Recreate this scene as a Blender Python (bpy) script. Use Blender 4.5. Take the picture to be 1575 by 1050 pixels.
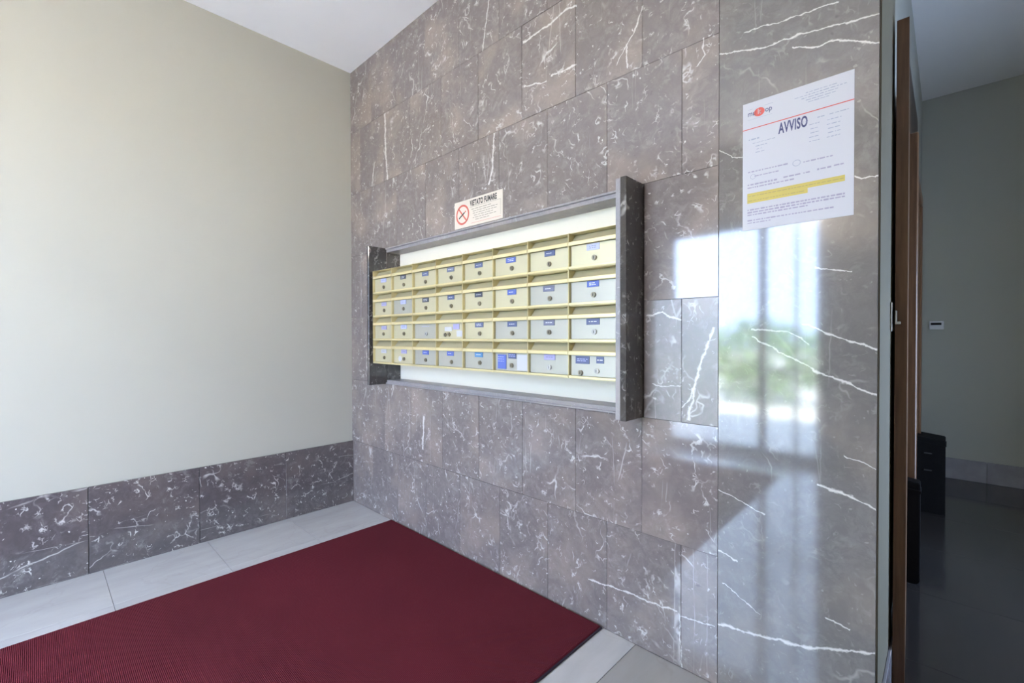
import bpy, bmesh, math, random
from mathutils import Vector, Matrix
random.seed(7)
S = bpy.context.scene
COL = S.collection
for o in list(bpy.data.objects):
    bpy.data.objects.remove(o, do_unlink=True)

# ------------------------------------------------------------------ camera
F_PX, YAW, PITCH, ROLL = 702.86, math.radians(43.651), math.radians(0.621), math.radians(-0.101)
CAM = Vector((3.1585, -1.6105, 1.2))
fw = Vector((-math.sin(YAW) * math.cos(PITCH), math.cos(YAW) * math.cos(PITCH), -math.sin(PITCH)))
rt = Vector((math.cos(YAW), math.sin(YAW), 0))
up = rt.cross(fw)
r2 = rt * math.cos(ROLL) + up * math.sin(ROLL)
u2 = up * math.cos(ROLL) - rt * math.sin(ROLL)
cd = bpy.data.cameras.new('camera')
cd.sensor_width = 36
cd.lens = F_PX / 1575 * 36
cd.clip_start = 0.02
cam = bpy.data.objects.new('camera', cd)
COL.objects.link(cam)
m = Matrix((r2, u2, -fw)).transposed().to_4x4()
m.translation = CAM
cam.matrix_world = m
S.camera = cam

# ------------------------------------------------------------------ light
SKY = 10.5
world = bpy.data.worlds.new('sky')
S.world = world
world.use_nodes = True
bg = world.node_tree.nodes['Background']
bg.inputs[0].default_value = (0.53, 0.67, 1.0, 1)
bg.inputs[1].default_value = SKY

sun = bpy.data.lights.new('sun', 'SUN')
sun.energy = 38
sun.angle = math.radians(2)
sun.color = (1, 0.93, 0.82)
so = bpy.data.objects.new('sun', sun)
COL.objects.link(so)
so.rotation_euler = (math.radians(38), 0, math.radians(160))

# light portals in the real glazed openings (they only guide sampling)
def portal(loc, rot, sx, sy):
    a = bpy.data.lights.new('window_portal', 'AREA')
    a.shape = 'RECTANGLE'
    a.size, a.size_y = sx, sy
    a.cycles.is_portal = True
    o = bpy.data.objects.new('window_portal', a)
    COL.objects.link(o)
    o.location, o.rotation_euler = loc, rot
portal((1.59, -3.36, 1.17), (math.radians(90), 0, math.radians(0)), 1.5, 2.34)

LAMP = 70.   # emission of the opal globe of the added lobby lamp (behind the viewer)

portal((4.66, 1.2, .95), (math.radians(90), 0, math.radians(90)), .5, 1.6)

vs = S.view_settings
vs.view_transform = 'Standard'
vs.look = 'None'
vs.gamma = 1
vs.use_curve_mapping = False
vs.exposure = 1.58
S.cycles.use_denoising = True
S.cycles.max_bounces = 10
S.cycles.diffuse_bounces = 6
S.cycles.caustics_reflective = False
S.cycles.caustics_refractive = False
S.cycles.sample_clamp_indirect = 8

# ------------------------------------------------------------------ materials
class NT:
    def __init__(self, name):
        self.m = bpy.data.materials.new(name)
        self.m.use_nodes = True
        self.t = self.m.node_tree
        self.b = self.t.nodes['Principled BSDF']

    def n(self, typ, **kw):
        x = self.t.nodes.new(typ)
        for k, v in kw.items():
            setattr(x, k, v)
        return x

    def put(self, sock, v):
        if isinstance(v, bpy.types.NodeSocket):
            self.t.links.new(v, sock)
        elif v is not None:
            if isinstance(v, tuple) and len(v) == 3 and sock.type == 'RGBA':
                v = (*v, 1)
            sock.default_value = v

    def math(self, op, a, b=None, c=None, clamp=False):
        x = self.n('ShaderNodeMath', operation=op, use_clamp=clamp)
        for i, v in enumerate((a, b, c)):
            if v is not None:
                self.put(x.inputs[i], v)
        return x.outputs[0]

    def vmath(self, op, a, b=None):
        x = self.n('ShaderNodeVectorMath', operation=op)
        self.put(x.inputs[0], a)
        if b is not None:
            self.put(x.inputs[3] if op == 'SCALE' else x.inputs[1], b)
        return x.outputs[0]

    def noise(self, vec, scale, detail=3, rough=.5):
        x = self.n('ShaderNodeTexNoise')
        self.put(x.inputs['Vector'], vec)
        x.inputs['Scale'].default_value = scale
        x.inputs['Detail'].default_value = detail
        x.inputs['Roughness'].default_value = rough
        return x

    def voro(self, vec, scale):
        x = self.n('ShaderNodeTexVoronoi', feature='DISTANCE_TO_EDGE')
        self.put(x.inputs['Vector'], vec)
        x.inputs['Scale'].default_value = scale
        return x.outputs['Distance']

    def rng(self, v, a, b, c=0., d=1., smooth=False):
        x = self.n('ShaderNodeMapRange', interpolation_type='SMOOTHSTEP' if smooth else 'LINEAR')
        for i, q in enumerate((v, a, b, c, d)):
            self.put(x.inputs[i], q)
        return x.outputs[0]

    def mix(self, f, a, b):
        x = self.n('ShaderNodeMix', data_type='RGBA')
        self.put(x.inputs[0], f)
        self.put(x.inputs[6], a)
        self.put(x.inputs[7], b)
        return x.outputs[2]

    def bump(self, h, strength, dist=.01):
        x = self.n('ShaderNodeBump')
        x.inputs['Strength'].default_value = strength
        x.inputs['Distance'].default_value = dist
        self.put(x.inputs['Height'], h)
        self.t.links.new(x.outputs[0], self.b.inputs['Normal'])

    def set(self, color=None, rough=None, metal=None, spec=None, ior=None):
        for k, v in (('Base Color', color), ('Roughness', rough), ('Metallic', metal), ('Specular IOR Level', spec), ('IOR', ior)):
            if v is not None:
                self.put(self.b.inputs[k], v)
        return self.m


def flat(name, color, rough=.5, metal=0., grain=.0, scale=40):
    q = NT(name)
    c = color
    if grain:
        tc = q.n('ShaderNodeTexCoord').outputs['Object']
        nz = q.noise(tc, scale, 4).outputs['Fac']
        c = q.mix(q.rng(nz, .3, .7), tuple(v * (1 - grain) for v in color), tuple(min(1, v * (1 + grain)) for v in color))
    return q.set(c, rough, metal)


def marble(name, base_lo, base_hi, vein=(.63, .59, .555), amount=1., veins=(), rough=.07, axis=(0, 1, 0), frag=1., streak=(1., 1., .09), spec=.72, lines=1.):
    q = NT(name)
    P = q.n('ShaderNodeTexCoord').outputs['Object']
    rnd = q.n('ShaderNodeObjectInfo').outputs['Random']
    off = q.n('ShaderNodeCombineXYZ')
    q.put(off.inputs[0], q.math('MULTIPLY', rnd, 37.))
    q.put(off.inputs[1], q.math('MULTIPLY', rnd, 91.))
    q.put(off.inputs[2], q.math('MULTIPLY', rnd, 53.))
    rot = q.n('ShaderNodeVectorRotate', rotation_type='AXIS_ANGLE')
    q.put(rot.inputs['Vector'], P)
    rot.inputs['Axis'].default_value = axis
    q.put(rot.inputs['Angle'], q.rng(q.math('FRACT', q.math('MULTIPLY', rnd, 17.)), 0, 1, -.55, .75))
    V = q.vmath('ADD', rot.outputs[0], off.outputs[0])
    warp = q.noise(V, 7, 3).outputs['Color']
    wv = q.vmath('SCALE', q.vmath('SUBTRACT', warp, (.5, .5, .5)), .16)
    D = q.vmath('ADD', V, wv)
    fine = q.noise(V, 38, 2).outputs['Color']
    D2 = q.vmath('ADD', D, q.vmath('SCALE', q.vmath('SUBTRACT', fine, (.5, .5, .5)), .03))
    # ground colour: mottled
    n1 = q.noise(D, 9, 7, .68).outputs['Fac']
    n2 = q.noise(V, 2.6, 3, .5).outputs['Fac']
    g = q.math('ADD', q.math('MULTIPLY', n1, .75), q.math('MULTIPLY', n2, .35))
    col = q.mix(q.rng(g, .38, .72, smooth=True), base_lo, base_hi)
    n4 = q.noise(D2, 30, 5, .7).outputs['Fac']
    col = q.mix(q.math('MULTIPLY', q.rng(n4, .36, .66, smooth=True), .3), tuple(v * .8 for v in base_lo), col)
    hue = q.noise(V, 3.3, 4).outputs['Fac']
    col = q.mix(q.math('MULTIPLY', q.rng(hue, .45, .7, smooth=True), .35), col, (base_hi[0] * 1.05, base_hi[1] * .93, base_hi[2] * .80))
    # pale grey clouds
    n3 = q.noise(D2, 15, 5, .65).outputs['Fac']
    col = q.mix(q.math('MULTIPLY', q.rng(n3, .56, .74, smooth=True), .38 * amount), col, tuple(v * .55 for v in vein))
    # short fragments (fossil like), two sizes
    st = q.vmath('MULTIPLY', D2, (1.0, 1.0, .5))
    m2 = q.noise(V, 13, 3).outputs['Fac']
    e2 = q.voro(st, 17)
    k2 = q.math('MULTIPLY', q.rng(e2, .055, .012), q.rng(m2, .57, .67))
    e4 = q.voro(q.vmath('ADD', D2, (3.3, 1.7, .4)), 34)
    k4 = q.math('MULTIPLY', q.rng(e4, .07, .02), q.rng(q.noise(V, 27, 2).outputs['Fac'], .60, .69))
    # cracks
    e1 = q.voro(q.vmath('MULTIPLY', D, (1.0, 1.0, .42)), 4.6)
    k1 = q.math('MULTIPLY', q.rng(e1, .016, .002), q.rng(q.noise(V, 5.5, 3).outputs['Fac'], .56, .66))
    e5 = q.voro(q.vmath('MULTIPLY', q.vmath('ADD', P, q.vmath('ADD', off.outputs[0], q.vmath('SCALE', wv, .12))), streak), 6.5)
    k5 = q.math('MULTIPLY', q.rng(e5, .008, .001), q.rng(q.noise(V, 4.2, 3).outputs['Fac'], .53, .62))
    k1 = q.math('MAXIMUM', k1, q.math('MULTIPLY', k5, .6 * lines))
    sp = q.rng(q.noise(V, 60, 1).outputs['Fac'], .74, .78)
    k = q.math('MAXIMUM', q.math('MULTIPLY', q.math('MAXIMUM', k2, k4), .68 * frag), q.math('MAXIMUM', q.math('MULTIPLY', k1, .7 * amount), q.math('MULTIPLY', sp, .8 * frag)))
    if veins:
        pos = q.n('ShaderNodeNewGeometry').outputs['Position']
        sx = q.n('ShaderNodeSeparateXYZ')
        q.put(sx.inputs[0], q.vmath('ADD', pos, q.vmath('ADD', q.vmath('SCALE', q.vmath('SUBTRACT', q.noise(pos, 22, 3).outputs['Color'], (.5, .5, .5)), .022), q.vmath('SCALE', q.vmath('SUBTRACT', q.noise(pos, 90, 1).outputs['Color'], (.5, .5, .5)), .006))))
        X, Z = sx.outputs[0], sx.outputs[2]
        vw = q.rng(q.noise(pos, 38, 4, .7).outputs['Fac'], .3, .7, .15, 1.6)
        w_scale = .78
        acc = None
        for poly, w in veins:
            for (x0, z0), (x1, z1) in zip(poly, poly[1:]):
                A, B = (X, Z) if abs(x1 - x0) >= abs(z1 - z0) else (Z, X)
                a0, b0, a1, b1 = (x0, z0, x1, z1) if A is X else (z0, x0, z1, x1)
                if a0 > a1:
                    a0, b0, a1, b1 = a1, b1, a0, b0
                tgt = q.n('ShaderNodeMapRange', clamp=False)
                for i, v in enumerate((A, a0, a1, b0, b1)):
                    q.put(tgt.inputs[i], v)
                d = q.math('ABSOLUTE', q.math('SUBTRACT', B, tgt.outputs[0]))
                inside = q.math('COMPARE', A, (a0 + a1) / 2, (a1 - a0) / 2 + .002)
                f = q.math('MULTIPLY', q.rng(q.math('DIVIDE', d, vw), w * 1.3 * w_scale, w * .3 * w_scale), inside)
                acc = f if acc is None else q.math('MAXIMUM', acc, f)
        k = q.math('MAXIMUM', k, q.math('MULTIPLY', acc, .92))
    col = q.mix(k, col, vein)
    # dark specks
    dk = q.rng(q.noise(V, 30, 2).outputs['Fac'], .27, .20)
    col = q.mix(q.math('MULTIPLY', dk, .5), col, tuple(v * .4 for v in base_lo))
    return q.set(col, rough, 0., spec)


TALL = [([(2.592, .217), (2.756, .238), (2.853, .257), (3.021, .315)], .0065), ([(2.697, 1.199), (2.785, 1.147), (2.879, 1.093), (3.021, 1.035)], .0045),
        ([(2.839, 1.237), (2.959, 1.186), (3.021, 1.159)], .004), ([(2.871, 1.404), (2.958, 1.382)], .003), ([(2.879, .757), (2.964, .742), (3.014, .716)], .0055),
        ([(2.593, .675), (2.736, .631)], .003), ([(2.593, .47), (2.656, .451)], .004), ([(2.905, .368), (2.96, .358)], .003), ([(2.611, .363), (2.722, .305)], .0025),
        ([(2.592, 2.152), (2.732, 2.117), (2.816, 2.114), (3.021, 2.082)], .0035), ([(2.67, 2.193), (2.816, 2.171), (2.925, 2.163)], .003),
        ([(2.811, 2.083), (2.878, 2.052), (2.907, 2.058), (3.021, 2.003)], .0035), ([(2.967, 1.653), (2.983, 1.644), (3.026, 1.639)], .004),
        ([(2.596, 1.827), (2.635, 1.794), (2.666, 1.786)], .003), ([(2.697, 1.223), (2.797, 1.213), (2.857, 1.178)], .0035), ([(2.947, .857), (3.013, .832)], .0025)]
WALLV = [([(1.7, 2.588), (1.872, 2.601), (1.948, 2.622), (2.004, 2.603)], .007), ([(1.704, 2.376), (1.838, 2.352)], .005), ([(1.868, 2.364), (2.003, 2.358)], .006),
         ([(1.465, 2.905), (1.44, 2.785), (1.415, 2.671)], .006), ([(.471, 2.665), (.477, 2.421), (.499, 2.228)], .012), ([(2.33, 1.28), (2.352, 1.281), (2.395, 1.289), (2.42, 1.271), (2.464, 1.258)], .0055),
         ([(2.578, 1.226), (2.523, 1.07), (2.491, .901)], .0075), ([(2.525, 1.061), (2.498, .985), (2.47, .945)], .005), ([(2.066, .176), (2.235, .189), (2.452, .196)], .0045),
         ([(2.462, .184), (2.583, .202)], .003), ([(2.31, 2.453), (2.275, 2.371), (2.241, 2.336), (2.25, 2.246)], .005), ([(2.241, 2.336), (2.198, 2.278)], .003),
         ([(2.538, 2.229), (2.543, 2.171), (2.518, 2.143)], .005), ([(1.5, 2.222), (1.486, 2.046), (1.462, 1.97)], .008), ([(.893, .724), (.878, .526)], .01),
         ([(.335, 2.381), (.299, 2.235)], .006), ([(2.352, 1.021), (2.383, 1.013), (2.465, 1.02)], .003), ([(2.466, 0), (2.46, .19)], .003)]
B_LO, B_HI = (.215, .181, .170), (.38, .332, .315)
M_SLAB = marble('brown_marble', B_LO, B_HI, veins=WALLV)
M_TALL = marble('brown_marble_sparse', (.185, .168, .158), (.29, .265, .25), veins=TALL, amount=.35, frag=.22)
M_BASE = marble('dark_marble_skirting', (.125, .108, .108), (.24, .215, .215), axis=(1, 0, 0), frag=1.25, lines=1.5, streak=(1., .09, 1.))
M_DARK = marble('dark_marble_surround', (.07, .062, .057), (.13, .115, .108), axis=(1, 0, 0), amount=.7, frag=.6)
M_LINER = marble('polished_marble_edge', (.29, .27, .28), (.42, .395, .405), amount=.5, frag=.4, rough=.35, spec=.4)
M_FLOOR = NT('pale_marble_floor')
_tc = M_FLOOR.n('ShaderNodeTexCoord').outputs['Object']
_of = M_FLOOR.n('ShaderNodeObjectInfo').outputs['Random']
_cx = M_FLOOR.n('ShaderNodeCombineXYZ')
for _i in range(3):
    M_FLOOR.put(_cx.inputs[_i], M_FLOOR.math('MULTIPLY', _of, 31. + 20 * _i))
_p = M_FLOOR.vmath('ADD', _tc, _cx.outputs[0])
_f = M_FLOOR.noise(M_FLOOR.vmath('MULTIPLY', _p, (1, .25, 1)), 11, 6, .62).outputs['Fac']
_c = M_FLOOR.mix(M_FLOOR.rng(_f, .35, .7), (.44, .43, .42), (.54, .53, .52))
_c = M_FLOOR.mix(M_FLOOR.math('MULTIPLY', _of, .5), _c, (.47, .46, .44))
_v = M_FLOOR.math('MULTIPLY', M_FLOOR.rng(M_FLOOR.voro(M_FLOOR.vmath('ADD', _p, M_FLOOR.vmath('SCALE', M_FLOOR.noise(_p, 5, 3).outputs['Color'], .3)), 2.2), .012, .003), .12)
_c = M_FLOOR.mix(_v, _c, (.30, .27, .24))
M_FLOOR = M_FLOOR.set(_c, .07, None, 1.)
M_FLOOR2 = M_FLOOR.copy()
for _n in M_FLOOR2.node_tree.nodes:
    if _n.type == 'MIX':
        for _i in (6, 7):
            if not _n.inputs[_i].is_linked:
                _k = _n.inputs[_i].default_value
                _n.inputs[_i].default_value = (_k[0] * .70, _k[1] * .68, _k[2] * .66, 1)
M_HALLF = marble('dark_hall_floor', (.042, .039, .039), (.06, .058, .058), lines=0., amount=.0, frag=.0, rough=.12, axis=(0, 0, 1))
M_HSKIRT = flat('pale_grey_skirting_marble', (.34, .33, .37), .2, grain=.15, scale=8)
M_GROUT = flat('grey_grout', (.22, .21, .2), .8)


def plaster(name, color):
    q = NT(name)
    tc = q.n('ShaderNodeTexCoord').outputs['Object']
    a = q.noise(tc, 1.6, 3).outputs['Fac']
    c = q.mix(q.rng(a, .3, .7), tuple(v * .965 for v in color), color)
    q.bump(q.noise(tc, 260, 3).outputs['Fac'], .06, .002)
    return q.set(c, .75)


M_WALL = plaster('cream_plaster', (.468, .448, .378))
M_CEIL = plaster('white_ceiling_plaster', (.94, .92, .93))
M_HALL = plaster('grey_green_plaster', (.47, .475, .435))
M_END = plaster('grey_plaster', (.26, .235, .175))
M_BACK = plaster('niche_plaster', (.78, .72, .61))


def wood(name, a, b):
    q = NT(name)
    tc = q.n('ShaderNodeTexCoord').outputs['Object']
    s = q.vmath('MULTIPLY', tc, (14, 14, .9))
    n = q.noise(s, 5, 5, .6).outputs['Fac']
    c = q.mix(q.rng(n, .3, .7), a, b)
    q.bump(n, .1, .002)
    return q.set(c, .38)


M_WOOD = wood('warm_brown_wood', (.11, .053, .027), (.205, .106, .054))
M_SHADE = wood('shade_dark_brown', (.03, .02, .015), (.055, .036, .025))  # dark tone of the panel that stands for shade in the hall


def brushed(name, color, rough, metal=1.):
    q = NT(name)
    tc = q.n('ShaderNodeTexCoord').outputs['Object']
    n = q.noise(q.vmath('MULTIPLY', tc, (4, 60, 700)), 1, 2).outputs['Fac']
    return q.set(q.mix(q.rng(n, .3, .7), tuple(v * .97 for v in color), color), rough, metal)


M_BRASS = brushed('brushed_brass', (.76, .65, .36), .38, .5)
M_DOORB = brushed('champagne_metal', (.55, .50, .335), .5, .45)
M_DOORS = brushed('champagne_cool_reflection', (.43, .415, .355), .5, .45)  # greyer champagne copy, a bluish reflection put into the colour
M_LOCK = flat('aged_lock_metal', (.33, .29, .22), .3, .9)
M_LOCKW = flat('bright_lock_metal', (.85, .84, .8), .2, .6)
M_SLOTD = flat('keyhole_dark', (.02, .02, .02), .5)
PL = dict(blue=(.10, .14, .42), pale=(.42, .44, .70), slate=(.10, .12, .22), dark=(.06, .065, .09), white=(.48, .48, .52), teal=(.09, .22, .40), grey=(.16, .17, .24), lilac=(.33, .31, .50))
M_PL = {k: flat('name_plate_' + k, v, .35) for k, v in PL.items()}
M_PAPER = flat('white_paper', (.50, .485, .515), .6)
M_SIGN = flat('cream_sign_plastic', (.62, .545, .46), .4)
M_RED = flat('red_print', (.52, .07, .05), .5)
M_SIGNRED = flat('faded_red_print', (.55, .12, .09), .5)
M_NAVY = flat('navy_print', (.035, .035, .12), .5)
M_BLACK = flat('black_print', (.02, .02, .02), .5)
M_GREYP = flat('grey_print', (.30, .31, .38), .6)
M_PURP = flat('purple_grey_print', (.31, .27, .35), .6)
M_YEL = flat('yellow_highlighter', (.50, .39, .085), .6)
M_WHITEP = flat('white_print', (.8, .8, .82), .5)
M_BINS = flat('black_plastic', (.005, .005, .006), .65, grain=.2)
M_BINS.node_tree.nodes['Principled BSDF'].inputs['Specular IOR Level'].default_value = .15
M_ALU = flat('grey_aluminium', (.30, .32, .35), .35, .6, grain=.06)
M_STEEL = flat('satin_steel', (.72, .70, .66), .3, .9)
M_PVC = flat('pale_plastic', (.78, .78, .82), .4)
M_SCREEN = flat('dark_display', (.01, .01, .02), .2)

# mat
q = NT('red_ribbed_carpet')
tc = q.n('ShaderNodeTexCoord').outputs['Object']
sp = q.n('ShaderNodeSeparateXYZ')
q.put(sp.inputs[0], tc)
wv = q.math('MULTIPLY', q.math('SINE', q.math('MULTIPLY', q.math('ADD', sp.outputs[0], q.math('MULTIPLY', sp.outputs[1], 1.0)), 620.)), q.math('SINE', q.math('MULTIPLY', q.math('SUBTRACT', sp.outputs[0], sp.outputs[1]), 620.)))
fz = q.noise(tc, 240, 3).outputs['Fac']
big = q.noise(tc, 2.2, 3).outputs['Fac']
c = q.mix(q.rng(wv, -1, 1), (.078, .0075, .013), (.215, .028, .042))
c = q.mix(q.rng(big, .3, .7, 0, .35), c, (.11, .012, .020))
c = q.mix(q.rng(fz, .62, .75, 0, .35), c, (.24, .06, .09))
q.bump(q.math('ADD', wv, q.math('MULTIPLY', fz, .8)), .8, .004)
M_MAT = q.set(c, .95, 0, .15)
M_MATE = flat('dark_plum_rubber', (.022, .010, .022), .6)

# thin window glass
q = NT('clear_glass')
q.t.nodes.remove(q.b)
tr = q.n('ShaderNodeBsdfTransparent')
tr.inputs[0].default_value = (.93, .96, .95, 1)
gl = q.n('ShaderNodeBsdfGlossy')
gl.inputs['Roughness'].default_value = 0
fr = q.n('ShaderNodeFresnel')
fr.inputs[0].default_value = 1.45
ms = q.n('ShaderNodeMixShader')
bf = q.n('ShaderNodeNewGeometry').outputs['Backfacing']
q.put(ms.inputs[0], q.math('MULTIPLY', fr.outputs[0], q.math('SUBTRACT', 1., bf)))
q.t.links.new(tr.outputs[0], ms.inputs[1])
q.t.links.new(gl.outputs[0], ms.inputs[2])
q.t.links.new(ms.outputs[0], q.t.nodes['Material Output'].inputs[0])
M_GLASS = q.m
M_PAVE = flat('light_paving', (.60, .58, .54), .8, grain=.12, scale=3)
M_LEAF = flat('green_leaves', (.10, .22, .04), .5, grain=.4, scale=6)
M_RENDER = flat('pale_render', (.55, .52, .46), .8, grain=.05)


# ------------------------------------------------------------------ geometry helpers
class MB:
    def __init__(self):
        self.bm = bmesh.new()

    def box(self, a, b, bev=0.):
        """axis aligned box from corner a to corner b"""
        lo = [min(x, y) for x, y in zip(a, b)]
        hi = [max(x, y) for x, y in zip(a, b)]
        t = bmesh.new()
        bmesh.ops.create_cube(t, size=1)
        for v in t.verts:
            v.co = Vector([(l + h) / 2 + c * (h - l) for l, h, c in zip(lo, hi, v.co)])
        if bev:
            bmesh.ops.bevel(t, geom=list(t.edges), offset=bev, segments=1, affect='EDGES', profile=.5)
        self.add(t)
        return self

    def add(self, t):
        mp = {}
        for v in t.verts:
            mp[v] = self.bm.verts.new(v.co)
        for f in t.faces:
            try:
                self.bm.faces.new([mp[v] for v in f.verts])
            except ValueError:
                pass
        t.free()

    def cyl(self, c, r, h, axis='Y', n=20, r2=None, bev=0.):
        t = bmesh.new()
        bmesh.ops.create_cone(t, cap_ends=True, segments=n, radius1=r, radius2=r if r2 is None else r2, depth=h)
        R = {'Z': Matrix(), 'Y': Matrix.Rotation(math.radians(90), 4, 'X'), 'X': Matrix.Rotation(math.radians(90), 4, 'Y')}[axis]
        bmesh.ops.transform(t, matrix=Matrix.Translation(c) @ R, verts=t.verts)
        if bev:
            bmesh.ops.bevel(t, geom=[e for e in t.edges if len(e.link_faces) == 2 and e.calc_face_angle(0) > .9], offset=bev, segments=2, affect='EDGES')
        self.add(t)
        return self

    def prism(self, pts, axis, a, b):
        """extrude a closed outline along axis (0,1,2) between a and b; pts are the two other coordinates"""
        def mk(p, v):
            l = list(p)
            l.insert(axis, v)
            return self.bm.verts.new(l)
        A = [mk(p, a) for p in pts]
        B = [mk(p, b) for p in pts]
        n = len(pts)
        fs = [self.bm.faces.new(A), self.bm.faces.new(B[::-1])]
        for i in range(n):
            fs.append(self.bm.faces.new([A[i], B[i], B[(i + 1) % n], A[(i + 1) % n]]))
        bmesh.ops.recalc_face_normals(self.bm, faces=fs)
        return self

    def build(self, name, mat, parent=None, origin=None, kind=None, label=None):
        if origin is None:
            vs_ = [v.co for v in self.bm.verts]
            lo = Vector([min(v[i] for v in vs_) for i in range(3)])
            hi = Vector([max(v[i] for v in vs_) for i in range(3)])
            origin = (lo + hi) / 2
        origin = Vector(origin)
        for v in self.bm.verts:
            v.co -= origin
        me = bpy.data.meshes.new(name)
        self.bm.normal_update()
        self.bm.to_mesh(me)
        self.bm.free()
        me.materials.append(mat)
        o = bpy.data.objects.new(name, me)
        COL.objects.link(o)
        o.location = origin
        if parent is not None:
            o.parent = parent
            o.location = origin - world_loc(parent)
        if kind:
            o['kind'] = kind
        if label:
            o['label'] = label
        return o


def world_loc(o):
    p = Vector(o.location)
    while o.parent is not None:
        o = o.parent
        p = p + Vector(o.location)
    return p


def thing(name, loc, label=None, cat=None, group=None, kind=None):
    o = bpy.data.objects.new(name, None)
    o.empty_display_size = .1
    COL.objects.link(o)
    o.location = loc
    for k, v in (('label', label), ('category', cat), ('group', group), ('kind', kind)):
        if v:
            o[k] = v
    return o


def box(name, a, b, mat, parent=None, bev=0., kind=None, label=None):
    return MB().box(a, b, bev).build(name, mat, parent, kind=kind, label=label)


_dg = None
def text_bm(body, size, x, z, y, condense=1., bold=0., align='LEFT', space=1.):
    """flat lettering on a plane facing -y, baseline at (x, z)"""
    cu = bpy.data.curves.new('lettering', 'FONT')
    cu.body = body
    cu.size = size
    cu.align_x = align
    cu.offset = bold
    cu.space_character = space
    cu.resolution_u = 3
    o = bpy.data.objects.new('lettering', cu)
    COL.objects.link(o)
    bpy.context.view_layer.update()
    me = bpy.data.meshes.new_from_object(o.evaluated_get(bpy.context.evaluated_depsgraph_get()))
    bpy.data.objects.remove(o)
    mb = MB()
    mb.bm.from_mesh(me)
    bpy.data.meshes.remove(me)
    for v in mb.bm.verts:
        v.co = Vector((x + v.co.x * condense, y, z + v.co.y))
    return mb


def ring_bm(x, z, y, ro, ri, n=36, sx=1.):
    mb = MB()
    vo = [mb.bm.verts.new((x + sx * ro * math.cos(2 * math.pi * i / n), y, z + ro * math.sin(2 * math.pi * i / n))) for i in range(n)]
    if ri <= 0:
        mb.bm.faces.new(vo)
        return mb
    vi = [mb.bm.verts.new((x + sx * ri * math.cos(2 * math.pi * i / n), y, z + ri * math.sin(2 * math.pi * i / n))) for i in range(n)]
    for i in range(n):
        j = (i + 1) % n
        mb.bm.faces.new((vo[i], vo[j], vi[j], vi[i]))
    return mb


def quad(mb, x0, z0, x1, z1, y):
    mb.bm.faces.new([mb.bm.verts.new(p) for p in ((x0, y, z0), (x1, y, z0), (x1, y, z1), (x0, y, z1))])
    return mb


# ------------------------------------------------------------------ setting
H, HH, HB = 3.1155, 3.235, .4415
DE = -3.25            # inner face of the entrance wall
XR, YF = 4.5, 3.737   # hall right wall, hall far wall
XE = 3.021            # free end of the marble wall
ROW = H / 7

# floor: bed plus tiles
fl = box('floor', (-.2, DE - .25, -.12), (XR + .2, YF + .2, -.012), M_GROUT, kind='structure')
T = .457
M_DULL = marble('brown_marble_worn', B_LO, B_HI, veins=WALLV, rough=.34)
def tile(x0, y0, x1, y1, mat):
    g = .0009
    box('tile', (x0 + g, y0 + g, -.012), (x1 - g, y1 - g, 0), mat, fl, .0006)
ix = [T * i for i in range(7)] + [XE]
iy = [0.] + [-T * j for j in range(1, 8)] + [DE]
for x0, x1 in zip(ix, ix[1:]):
    for y1, y0 in zip(iy, iy[1:]):
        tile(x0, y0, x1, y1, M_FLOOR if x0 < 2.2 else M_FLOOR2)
hx = [XE, XE + .62, XR]
hy = [DE, -2.5, -1.875, -1.25, -.625, 0, .62, 1.245, 1.87, 2.5, 3.12, YF]
for x0, x1 in zip(hx, hx[1:]):
    for y0, y1 in zip(hy, hy[1:]):
        tile(x0, y0, x1, y1, M_HALLF)

# ceilings
box('ceiling', (-.2, DE - .2, H), (XE, .3, H + .35), M_CEIL, kind='structure')
MB().box((XE, DE - .2, HH), (XR + .2, .31, HH + .25)).box((2.75, .30, HH), (XR + .2, YF + .2, HH + .25)).build('ceiling', M_CEIL, kind='structure')

# left wall, plaster, and the dark marble slabs along its foot
box('wall_left', (-.2, DE - .2, -.1), (0, .3, H), M_WALL, kind='structure')
bl = box('baseboard_left', (0, DE, 0), (.004, 0, HB - .004), M_GROUT, kind='structure')
jy = [-.0015, -.471, -.95, -1.425, -1.9, -2.38, -2.86, DE]
for y1, y0 in zip(jy, jy[1:]):
    box('slab', (.004, y0 + .0012, .0005), (.016, y1 - .0012, HB), M_BASE, bl, .001)

# marble wall: core with a niche for the letter boxes, then slabs
NX0, NX1, NZ0, NZ1, NY = .485, 2.29, 2 * ROW, 4 * ROW, .11
wb = thing('wall_back', (0, 0, 0), kind='structure')
YW = .44
for a_, b_ in (((0, .022, 0), (NX0, YW, H)), ((NX1, .022, 0), (XE, YW, H)), ((NX0, .022, 0), (NX1, YW, NZ0)), ((NX0, .022, NZ1), (NX1, YW, H)), ((NX0, NY, NZ0), (NX1, YW, NZ1))):
    box('masonry', a_, b_, M_END, wb)
XT = 2.593
random.seed(3)
def slab(x0, x1, z0, z1, mat=M_SLAB, tilt=None):
    g = .0006
    o = box('slab', (x0 + g, 0, z0 + g), (x1 - g, .022, z1 - g), mat, wb, .0005)
    tx, tz = tilt if tilt else (random.gauss(0, .0009), random.gauss(0, .0012))
    o.rotation_euler = (tx, 0, tz)
    return o
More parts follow.
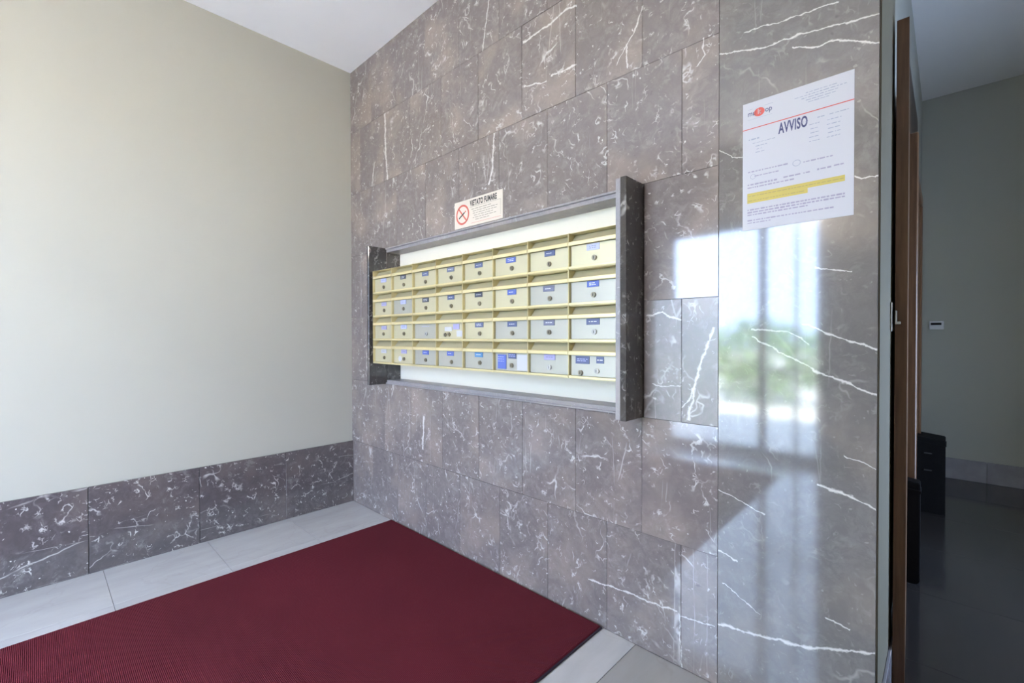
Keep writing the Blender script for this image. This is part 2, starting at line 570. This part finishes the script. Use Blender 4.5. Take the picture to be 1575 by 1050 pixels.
for r in range(7):
    z0, z1 = r * ROW, (r + 1) * ROW
    start = 2.465 if r % 2 == 0 else 2.31
    js = [XT] + [start - .31 * k for k in range(12) if start - .31 * k > .06] + [0.]
    js = sorted(js)
    for x0, x1 in zip(js, js[1:]):
        if r in (2, 3):
            if x1 <= NX0 + .001 or x0 >= 2.3:
                slab(x0 if x0 != 2.31 else 2.318, x1, z0, z1, M_DULL if r == 2 and x0 > 2.3 else M_SLAB)
            elif x0 < NX0:
                slab(x0, NX0 - .002, z0, z1)
            elif x1 > 2.318:
                slab(2.318, x1, z0, z1, M_DULL if r == 2 else M_SLAB)
        else:
            slab(x0, x1, z0, z1)
slab(XT, XE - .003, 0, H, M_TALL, (0, 0))

# entrance wall (behind the viewer) with its glazed front
GX0, GX1, GZ = .86, 2.32, 2.33
mb = MB()
mb.box((-.2, DE - .2, -.1), (GX0, DE, H)).box((GX1, DE - .2, -.1), (XR + .2, DE, HH)).box((GX0, DE - .2, GZ), (GX1, DE, H))
mb.build('wall_front', M_WALL, kind='structure')
d3 = thing('door_3', (GX0, DE - .12, 0), kind='structure')
ya, yb = DE - .15, DE - .09
mb = MB()
for x0, x1 in ((GX0, GX0 + .06), (1.80, 1.87), (GX1 - .03, GX1)):
    mb.box((x0, ya, 0), (x1, yb, GZ), .003)
mb.box((GX0, ya, GZ - .05), (GX1, yb, GZ), .003)
mb.build('door_frame', M_ALU, d3)
for x0, x1 in ((.92, 1.80), (1.87, 2.29)):
    box('bottom_rail', (x0, ya + .005, .0), (x1, yb - .005, .09), M_ALU, d3, .003)
    box('pane', (x0, DE - .125, .09), (x1, DE - .119, GZ - .05), M_GLASS, d3)
box('push_bar', (1.9, yb, .86), (2.27, yb + .03, .885), M_STEEL, d3, .004)
box('mullion', (2.11, ya + .01, .09), (2.135, yb - .01, GZ - .05), M_ALU, d3, .002)

# hall: walls, skirting
WY0, WY1, WZ0, WZ1 = .95, 1.45, .15, 1.75
MB().box((XR, DE - .2, -.1), (XR + .2, WY0, HH)).box((XR, WY1, -.1), (XR + .2, YF + .2, HH)).box((XR, WY0, -.1), (XR + .2, WY1, WZ0)).box((XR, WY0, WZ1), (XR + .2, WY1, HH)).build('wall_right', M_HALL, kind='structure')
wn = thing('window_1', (XR + .1, WY0, WZ0), kind='structure')
MB().box((XR + .07, WY0, WZ0), (XR + .12, WY0 + .04, WZ1)).box((XR + .07, WY1 - .04, WZ0), (XR + .12, WY1, WZ1)).box((XR + .07, WY0 + .04, WZ0), (XR + .12, WY1 - .04, WZ0 + .04)).box((XR + .07, WY0 + .04, WZ1 - .04), (XR + .12, WY1 - .04, WZ1)).build('window_frame', M_ALU, wn)
box('pane', (XR + .092, WY0 + .04, WZ0 + .04), (XR + .098, WY1 - .04, WZ1 - .04), M_GLASS, wn)
box('wall_hall_far', (XE - .3, YF, -.1), (XR + .2, YF + .2, HH), M_HALL, kind='structure')
box('wall_hall_left', (2.8, .442, -.1), (2.985, YF, HH), M_HALL, kind='structure')
box('trim_1', (2.9, .0, H + .0005), (XE - .001, .44, HH), M_END, kind='structure')
sk = box('baseboard_far', (2.985, YF - .006, 0), (XR, YF, .16), M_GROUT, kind='structure')
for x0, x1 in ((2.985, 3.394), (3.394, 3.80), (3.80, 4.21), (4.21, XR)):
    box('skirting_tile', (x0 + .0015, YF - .018, .0005), (x1 - .0015, YF - .006, .17), M_HSKIRT, sk, .001)
be = box('baseboard_end', (XE, .004, 0), (XE + .009, .436, .16), M_HSKIRT, kind='structure', bev=.002)

# first hall door: a leaf standing open, its free edge towards the viewer
d1 = thing('door_1', (3.045, .36, 0), kind='structure')
leaf = MB()
leaf.prism([(3.031, .36), (3.062, .36), (3.017, 1.38), (2.988, 1.38)], 2, .006, 2.235).build('door_leaf', M_WOOD, d1)
MB().box((3.0212, .325, 1.215), (3.0262, .43, 1.31), .0015).build('strike_plate', M_STEEL, d1, label='pale metal plate on the jamb')
mb = MB().box((3.033, .335, 1.238), (3.037, .357, 1.283), .001).box((3.037, .335, 1.238), (3.046, .357, 1.247), .001)
mb.build('latch_hook', M_STEEL, d1)

# second hall door, closed, further along the same wall
d2 = thing('door_2', (2.985, 2.3, 0), kind='structure')
mb = MB()
mb.box((2.985, 1.98, 0), (3.024, 2.06, 2.175), .004).box((2.985, 2.70, 0), (3.024, 2.78, 2.175), .004).box((2.985, 2.06, 2.10), (3.024, 2.70, 2.175), .004)
mb.build('door_casing', M_WOOD, d2)
box('door_jamb', (2.9855, 1.42, 0), (3.047, 1.50, 2.21), M_WOOD, d2, .004)
box('shade_panel', (2.9855, 1.51, 2.19), (3.006, 2.45, 2.62), M_SHADE, d2, .003, label='dark brown panel in place of shade above the door')  # dark panel put where the hall wall is only in shade
box('door_leaf', (2.986, 2.062, .005), (3.008, 2.698, 2.098), M_WOOD, d2, .002)

# ------------------------------------------------------------------ red mat
mt = thing('entrance_mat', (1.345, -1.35, 0), 'long red ribbed entrance mat lying on the pale marble floor', 'mat')
box('carpet_pile', (.548, -2.75, .002), (2.132, -.012, .013), M_MAT, mt, .003)
mb = MB()
mb.box((.545, -2.755, 0), (2.139, -.007, .0075), .002)
mb.build('rubber_backing', M_MATE, mt, label='dark plum rubber edge')

# ------------------------------------------------------------------ letter box surround
su = thing('mailbox_surround', (1.4, 0, NZ0), 'dark marble surround with tall side panels framing the letter boxes in the wall', 'surround')
YP = -.13
zs0, zs1 = NZ0 + .0005, NZ1 - .0005
box('side_panel', (2.292, YP, zs0), (2.316, .02, zs1), M_DARK, su, .0012)
box('side_liner', (2.2695, YP + .004, zs0 + .001), (2.2905, .02, zs1 - .001), M_LINER, su, .002)
box('side_panel', (.462, YP, zs0), (.4835, -.001, zs1), M_DARK, su, .0012)
box('niche_cheek', (.4855, -.001, zs0 + .001), (.4875, .1, zs1 - .001), M_DARK, su)
for n_, za, zb in (('top_trim', NZ1 - .030, NZ1 - .001), ('bottom_trim', NZ0 + .001, NZ0 + .028)):
    mb = MB().box((.49, -.006, za), (2.268, .098, zb), .0015)
    zz = zb - .010 if n_ == 'top_trim' else za + .001
    mb.box((.49, -.014, zz), (2.268, -.004, zz + .009), .0015)
    mb.build(n_, M_LINER, su)
box('back_panel', (.49, .098, NZ0 + .001), (2.29, .109, NZ1 - .001), M_BACK, su, label='cream back panel of the niche')

# ------------------------------------------------------------------ letter boxes
CX0, CW, ZT, RH = .507, .22, 1.616, .1462
YFR, YBK = -.115, .096
ROWN = ('top', 'second', 'third', 'bottom')
COLN = ('first', 'second', 'third', 'fourth', 'fifth', 'sixth', 'seventh', 'eighth')
PLATES = [['pale', 'dark', 'slate', 'grey', 'slate', 'blue', 'slate', 'pale'],
          ['lilac', 'pale', 'dark', 'slate', 'dark', 'blue', 'grey', 'blue'],
          ['lilac', 'pale', None, 'white', 'slate', 'slate', 'grey', 'slate'],
          ['white', 'lilac', 'blue', 'blue', 'teal', 'blue', 'lilac', 'slate']]
PWORD = dict(pale='pale blue', dark='near black', slate='slate blue', grey='blue grey', blue='blue', lilac='lilac', white='white', teal='teal blue')

def shell_mesh():
    w2, t = CW / 2 - .0006, .0016
    mb = MB()
    mb.box((-w2, YFR, -RH + .0004), (-w2 + t, YBK, -.0004)).box((w2 - t, YFR, -RH + .0004), (w2, YBK, -.0004))
    mb.box((-w2 + t, YFR + .001, -RH + .0006), (w2 - t, YBK, -RH + .0022)).box((-w2 + t, YFR + .004, -.0020), (w2 - t, YBK, -.0006))
    mb.box((-w2 + t, YBK - .002, -RH + .0022), (w2 - t, YBK, -.002))
    return mb
# prototypes, each mesh about the top centre of its box
proto = {}
def keep(key, mb, mat):
    o = mb.build(key, mat, origin=(0, 0, 0))
    proto[key] = o.data
    bpy.data.objects.remove(o)
keep('housing', shell_mesh(), M_BRASS)
w3 = CW / 2 - .0028
keep('slot_flap', MB().prism([(-.098, -.0350), (-.096, -.0345), (-.1155, -.0520), (-.1165, -.0495), (-.1165, -.0375), (-.1135, -.0350)], 0, -w3, w3), M_BRASS)
keep('bottom_lip', MB().box((-w3, YFR - .0005, -RH + .0026), (w3, YFR + .012, -RH + .0112), .0006), M_BRASS)
keep('door', MB().box((-w3 + .001, YFR + .014, -RH + .0116), (w3 - .001, YFR + .0165, -.0515), .0006), M_DOORB)
keep('slot_back', MB().prism([(-.07, -.003), (-.068, -.003), (-.094, -.0345), (-.096, -.0345)], 0, -w3, w3), M_DOORB)
mb = MB().cyl((0, YFR + .010, 0), .0108, .008, 'Y', 20, bev=.0015)
keep('lock', mb, M_LOCK)
keep('keyhole', MB().box((-.0012, YFR + .0052, -.005), (.0012, YFR + .0062, .005)), M_SLOTD)

def part_from(key, name, parent, off, mat=None):
    me = proto[key]
    if mat is not None:
        kk = key + mat.name
        if kk not in proto:
            proto[kk] = me.copy()
            proto[kk].materials.clear()
            proto[kk].materials.append(mat)
        me = proto[kk]
    o = bpy.data.objects.new(name, me)
    COL.objects.link(o)
    o.parent = parent
    o.location = off
    return o

random.seed(11)
for r in range(4):
    for c in range(8):
        pl = PLATES[r][c]
        extra = 'without a name plate' if pl is None else 'with a %s name plate' % PWORD[pl]
        if (r, c) == (2, 3):
            extra = 'with torn white sticker and two locks'
        if (r, c) == (3, 5):
            extra = 'with large blue sticker beside plate'
        if (r, c) == (3, 7):
            extra = 'with two dark plates and locks'
        if (r, c) == (3, 1):
            extra = 'with lilac plate and round white spot'
        b = thing('mailbox', (CX0 + CW * (c + .5), 0, ZT - RH * r),
                  'brass mailbox %s, %s from left in %s row' % (extra, COLN[c], ROWN[r]), 'mailbox', 'brass mailboxes in the wall niche')
        part_from('housing', 'housing', b, (0, 0, 0))
        part_from('slot_flap', 'slot_flap', b, (0, 0, 0))
        part_from('slot_back', 'slot_plate', b, (0, 0, 0))
        part_from('bottom_lip', 'bottom_lip', b, (0, 0, 0))
        cool_refl = (r == 3 and c >= 2) or (r == 2 and c >= 5) or (r, c) in ((1, 7), (1, 6), (2, 2), (1, 1))  # doors given the greyer tone that paints a bluish reflection
        d = part_from('door', 'door', b, (0, 0, 0), M_DOORS if cool_refl else M_DOORB)
        lx, lz = .004 + random.uniform(-.004, .004), -.108 + random.uniform(-.003, .003)
        bright = (r, c) in ((2, 7), (3, 6), (3, 7), (2, 2))
        locks = [(lx, lz)]
        if (r, c) == (2, 3):
            locks = [(-.045, -.114), (-.012, -.112)]
        if (r, c) == (3, 7):
            locks = [(.018, -.112), (-.058, -.122)]
        for k, (a, z) in enumerate(locks):
            l = part_from('lock', 'lock', d, (a, 0, z), M_LOCKW if bright and k == 0 else M_LOCK)
            kh = part_from('keyhole', 'keyhole', d, (a, 0, z))
            kh.rotation_euler = (0, 0, 0)
        # name plates and their print
        def plate(px, pz, w, h, key, lines=1, name='name_plate'):
            x0, z0 = b.location.x + px, b.location.z + pz
            o = box(name, (x0 - w / 2, YFR + .0115, z0 - h / 2), (x0 + w / 2, YFR + .0142, z0 + h / 2), M_PL[key], d, .0006)
            return o
        def script_lines(px, pz, w, h, mat, n):
            mbq = MB()
            x0, z0 = b.location.x + px, b.location.z + pz
            for i in range(n):
                zz = z0 + h * (.5 - (i + .5) / n)
                xx = x0 - w / 2
                while xx < x0 + w / 2 - .006:
                    l_ = random.uniform(.006, .014)
                    quad(mbq, xx, zz - .0013, min(xx + l_, x0 + w / 2), zz + .0013, YFR + .01125)
                    xx += l_ + .003
            mbq.build('printed_name', mat, d, kind='stuff')
        if (r, c) == (2, 3):
            plate(.045, -.072, .05, .028, 'lilac', name='sticker')
            plate(-.02, -.083, .06, .022, 'white', name='sticker')
            plate(.072, -.108, .045, .03, 'white', name='sticker')
        elif (r, c) == (3, 5):
            plate(-.062, -.094, .056, .066, 'blue', name='sticker')
            script_lines(-.066, -.082, .04, .03, M_PL['pale'], 3)
            plate(.004, -.066, .05, .024, 'slate')
            script_lines(.004, -.064, .04, .014, M_PL['pale'], 2)
            plate(.066, -.094, .062, .07, 'white', name='sticker')  # whitish reflective patch drawn as a flat pale plate
        elif (r, c) == (3, 7):
            plate(-.05, -.071, .066, .030, 'slate')
            script_lines(-.05, -.071, .05, .014, M_PL['pale'], 2)
            plate(.032, -.069, .034, .026, 'slate')
            script_lines(.032, -.069, .026, .008, M_WHITEP, 1)
        elif pl is None:
            script_lines(0, -.066, .07, .008, M_PL['pale'], 1)
        else:
            w = .058 + random.uniform(-.004, .004)
            px, pz = .0 + random.uniform(-.004, .004), -.0655 + random.uniform(-.002, .001)
            plate(px, pz, w, .024, pl)
            script_lines(px, pz, w * .6, .014, M_WHITEP if pl not in ('white', 'pale', 'lilac') else M_PL['grey'], 1 if random.random() < .6 else 2)
        if (r, c) == (3, 1):
            MB().cyl((b.location.x - .04, YFR + .0132, b.location.z - .108), .016, .0016, 'Y', 18).build('round_sticker', M_PL['white'], d)

# ------------------------------------------------------------------ notice (A3 sheet)
nt = thing('notice_sheet', (2.816, 0, 1.544), 'white paper notice headed AVVISO stuck on the tall marble slab', 'notice')
x0, x1, z0, z1 = 2.669, 2.963, 1.5435, 1.9545
Wn, Hn = x1 - x0, z1 - z0
box('paper', (x0, -.0012, z0), (x1, -.0004, z1), M_PAPER, nt)
yt = -.0016
def U(u): return x0 + u * Wn
def Vv(v): return z1 - v * Hn
text_bm('AVVISO', .0455, U(.485), Vv(.303), yt, .475, .0013, 'CENTER', 1.07).build('heading', M_NAVY, nt, kind='stuff', label='dark blue AVVISO heading')
quad(MB(), U(0), Vv(.210), U(1.0), Vv(.203), yt).build('red_rule', M_RED, nt)
ring_bm(U(.165), Vv(.092), yt, .0135, 0, sx=1.15).build('logo_disc', M_RED, nt)
text_bm('mu', .024, U(.048), Vv(.107), yt, .8, .0002).build('logo_lettering', M_NAVY, nt, kind='stuff')
text_bm('lt', .024, U(.148), Vv(.107), yt - .0003, .8, 0).build('logo_lettering', M_PAPER, nt, kind='stuff', label='pale letters on the red disc')
text_bm('op', .024, U(.222), Vv(.107), yt, .8, .0002).build('logo_lettering', M_NAVY, nt, kind='stuff')
mb = MB()
quad(mb, U(.05), Vv(.056), U(.10), Vv(.0535), yt)
quad(mb, U(.215), Vv(.055), U(.30), Vv(.052), yt)
quad(mb, U(.05), Vv(.136), U(.29), Vv(.134), yt)
mb.build('logo_rule', M_GREYP, nt, kind='stuff')
random.seed(21)
def lines(spec, mat, name):
    mbq = MB()
    for u0, u1, v, hgt in spec:
        u = u0
        while u < u1 - .01:
            l_ = min(random.uniform(.012, .05), u1 - u)
            hh = hgt * random.uniform(.7, 1.1)
            quad(mbq, U(u), Vv(v + hh / 2), U(u + l_), Vv(v - hh / 2), yt)
            u += l_ + random.uniform(.006, .012)
    mbq.build(name, mat, nt, kind='stuff')
lines([(.60, .86, .060, .006), (.50, .94, .078, .006), (.56, .88, .096, .006), (.60, .86, .114, .006), (.62, .80, .131, .006)], M_GREYP, 'printed_text')
lines([(.06, .17, .292, .010), (.40, .50, .268, .005), (.55, .62, .268, .005), (.70, .76, .262, .007), (.80, .97, .262, .006),
       (.10, .32, .325, .005), (.63, .72, .300, .007), (.78, .90, .300, .006), (.13, .24, .352, .006), (.14, .2, .376, .006), (.13, .22, .40, .006),
       (.64, .72, .332, .006), (.78, .89, .332, .006), (.64, .72, .362, .006), (.79, .90, .362, .006), (.63, .71, .392, .006), (.79, .9, .392, .006), (.63, .72, .422, .005), (.78, .89, .422, .006)], M_GREYP, 'printed_text')
lines([(.055, .45, .545, .011), (.58, .83, .560, .010), (.12, .36, .583, .009), (.05, .34, .645, .013), (.40, .56, .64, .010), (.58, .64, .64, .010), (.70, .82, .635, .012), (.84, .93, .632, .012), (.05, .50, .668, .010)], M_PURP, 'printed_text')
quad(MB(), U(.048), Vv(.755), U(.93), Vv(.712), yt).build('yellow_highlight', M_YEL, nt)
quad(MB(), U(.048), Vv(.79), U(.62), Vv(.7552), yt).build('yellow_highlight', M_YEL, nt)
yt = -.0019
lines([(.06, .92, .735, .006), (.06, .60, .772, .006)], flat('olive_print', (.34, .27, .10), .6), 'printed_text')
yt = -.0016
lines([(.05, .93, .842, .012), (.05, .93, .862, .012), (.05, .62, .882, .011), (.05, .84, .925, .010), (.05, .30, .945, .008)], M_PURP, 'printed_text')
ring_bm(U(.52), Vv(.555), yt - .0002, .0095, .0080, sx=1.15).build('pen_circle', M_GREYP, nt)
ring_bm(U(.105), Vv(.585), yt - .0002, .008, .0068, sx=1.0).build('pen_circle', M_GREYP, nt)

# ------------------------------------------------------------------ no smoking sign
sg = thing('no_smoking_sign', (1.378, 0, 1.785), 'small cream sign VIETATO FUMARE with a red ring above the letter boxes', 'sign')
sx0, sx1, sz0, sz1 = 1.191, 1.564, 1.786, 1.931
box('sign_plate', (sx0, -.0035, sz0), (sx1, -.0005, sz1), M_SIGN, sg, .0008)
ys = -.0041
rc = (sx0 + .068, (sz0 + sz1) / 2 - .002)
ring_bm(rc[0], rc[1], ys, .054, .0435).build('prohibition_ring', M_SIGNRED, sg)
mb = MB()
quad(mb, -.05, -.0045, .05, .0045, 0)
o = mb.build('prohibition_bar', M_SIGNRED, sg, origin=(0, 0, 0))
o.location = Vector((rc[0], ys, rc[1])) - world_loc(sg)
o.rotation_euler = (0, math.radians(48), 0)
mb = MB()
quad(mb, -.034, -.004, .020, .004, 0)
o = mb.build('cigarette', M_BLACK, sg, origin=(0, 0, 0))
o.location = Vector((rc[0], ys - .0004, rc[1])) - world_loc(sg)
o.rotation_euler = (0, math.radians(-30), 0)
mb = MB()
quad(mb, .022, -.004, .032, .004, 0)
e_ = mb.build('cigarette_tip', M_SIGNRED, sg, origin=(0, 0, 0))
e_.location = o.location
e_.rotation_euler = o.rotation_euler
text_bm('VIETATO FUMARE', .040, sx0 + .129, sz1 - .040, ys, .58, .0017, 'LEFT', 1.10).build('sign_lettering', M_BLACK, sg, kind='stuff')
mb = MB()
quad(mb, sx0 + .128, sz1 - .0475, sx1 - .014, sz1 - .0462, ys)
quad(mb, sx1 - .0155, sz0 + .022, sx1 - .014, sz1 - .0475, ys)
random.seed(5)
for i, (a, b_) in enumerate(((.14, .30), (.15, .34), (.15, .33), (.16, .31), (.15, .335), (.17, .28))):
    zz = sz1 - .059 - .0115 * i
    u = a
    while u < b_ - .012:
        l_ = random.uniform(.012, .03)
        quad(mb, sx0 + u, zz - .0014, min(sx0 + u + l_, sx0 + b_), zz + .0014, ys)
        u += l_ + .005
mb.build('small_print', flat('sign_small_print', (.20, .18, .15), .6), sg, kind='stuff')
mb = MB()
quad(mb, sx0 + .135, sz0 + .013, sx1 - .012, sz0 + .0145, ys)
mb.build('sign_rule', M_SIGNRED, sg)

# ------------------------------------------------------------------ hall bits
def bin_(label, xa, xb, yc, dep, zt, slope):
    t = thing('waste_bin', ((xa + xb) / 2, yc, 0), label, 'bin')
    pts = []
    r_ = .018
    for (cx_, cz_, a0) in ((xa + r_, r_, 180), (xb - r_, r_, 270)):
        for k in range(5):
            a = math.radians(a0 + 22.5 * k)
            pts.append((cx_ + r_ * math.cos(a), cz_ + r_ * math.sin(a)))
    pts += [(xb, zt - slope), (xb - .006, zt - slope + .002), (xa + .006, zt), (xa, zt - .002)]
    mb = MB().prism(pts, 1, yc, yc + dep)
    bmesh.ops.bevel(mb.bm, geom=[e for e in mb.bm.edges if abs(e.calc_face_angle(0)) > .9], offset=.004, segments=2, affect='EDGES')
    mb.build('body', M_BINS, t)
    mb = MB().prism([(xa - .004, zt - .055), (xb + .004, zt - .055), (xb + .004, zt - slope - .035), (xa - .004, zt - .03)], 1, yc - .005, yc + dep + .004)
    mb.build('rim', M_BINS, t)
    return t
t = bin_('black slim bin nearest the open wooden door leaf', 2.990, 3.066, 1.32, .085, .497, .008)
t2 = bin_('black wider bin beyond, against the far end of the hall wall', 2.99, 3.152, 2.58, .22, .515, .02)
for zz in (.285, .40):
    box('slot', (3.045, 2.571, zz), (3.085, 2.576, zz + .008), flat('slot_grey', (.05, .05, .05), .4), t2)
th = thing('wall_thermostat', (3.087, YF, 1.255), 'small pale plastic box with a dark display on the hall far wall', 'thermostat')
box('casing', (3.040, YF - .022, 1.254), (3.134, YF - .0003, 1.326), M_PVC, th, .004)
box('display', (3.052, YF - .0235, 1.292), (3.118, YF - .0215, 1.312), M_SCREEN, th)

# ------------------------------------------------------------------ outside, seen only as reflections and light
box('ground', (-25, -45, -.3), (30, DE - .25, -.13), M_PAVE, kind='structure')
box('pavement', (-1.5, -6.2, -.13), (5.5, DE - .2, -.02), M_PAVE, kind='structure')
random.seed(9)
def hedge(xc, yc, rx, ry, rz, n, label):
    mbq = MB()
    for _ in range(n):
        while True:
            p = Vector((random.uniform(-1, 1), random.uniform(-1, 1), random.uniform(-1, 1)))
            if .45 < p.length < 1:
                break
        c_ = Vector((xc + p.x * rx, yc + p.y * ry, rz * .95 + p.z * rz - .1))
        a = Vector((random.gauss(0, 1), random.gauss(0, 1), random.gauss(0, 1))).normalized()
        bb = a.cross(Vector((random.gauss(0, 1), random.gauss(0, 1), random.gauss(0, 1)))).normalized()
        s_ = random.uniform(.05, .10)
        mbq.bm.faces.new([mbq.bm.verts.new(c_ + a * s_ * i + bb * s_ * .5 * j) for i, j in ((-1, 0), (0, -1), (1, 0), (0, 1))])
    o = mbq.build('shrub', M_LEAF, origin=(xc, yc, -.13), kind='stuff')
    o['label'] = label
    o['category'] = 'shrub'
hedge(.5, -8.3, 1.2, .6, .85, 1500, 'bushy green shrub outside the glazed entrance')
hedge(-1.9, -8.8, 1.2, .7, .95, 1200, 'taller green shrub outside the entrance towards the street corner')

# ------------------------------------------------------------------ added lobby lamp (unseen on the entrance wall, brightens ceiling and walls)
LX, LY, LZ = 2.175, DE + .18, 2.38
gl_ = thing('added_lamp', (LX, DE, LZ), 'added opal globe lamp on the unseen entrance wall above the glazed front', 'lamp')
q = NT('opal_glass')
q.put(q.b.inputs['Emission Color'], (1., .88, .80))
q.put(q.b.inputs['Emission Strength'], LAMP)
M_OPAL = q.set((.9, .88, .82), .3)
MB().cyl((LX, DE + .012, LZ), .06, .024, 'Y', 24, bev=.003).build('canopy', M_STEEL, gl_)
MB().cyl((LX, DE + .05, LZ), .012, .08, 'Y', 12).build('arm', M_STEEL, gl_)
t_ = bmesh.new()
bmesh.ops.create_uvsphere(t_, u_segments=24, v_segments=14, radius=.1)
bmesh.ops.translate(t_, verts=t_.verts, vec=(LX, LY, LZ))
mb = MB()
mb.add(t_)
g_ = mb.build('globe', M_OPAL, gl_)
for p_ in g_.data.polygons:
    p_.use_smooth = True
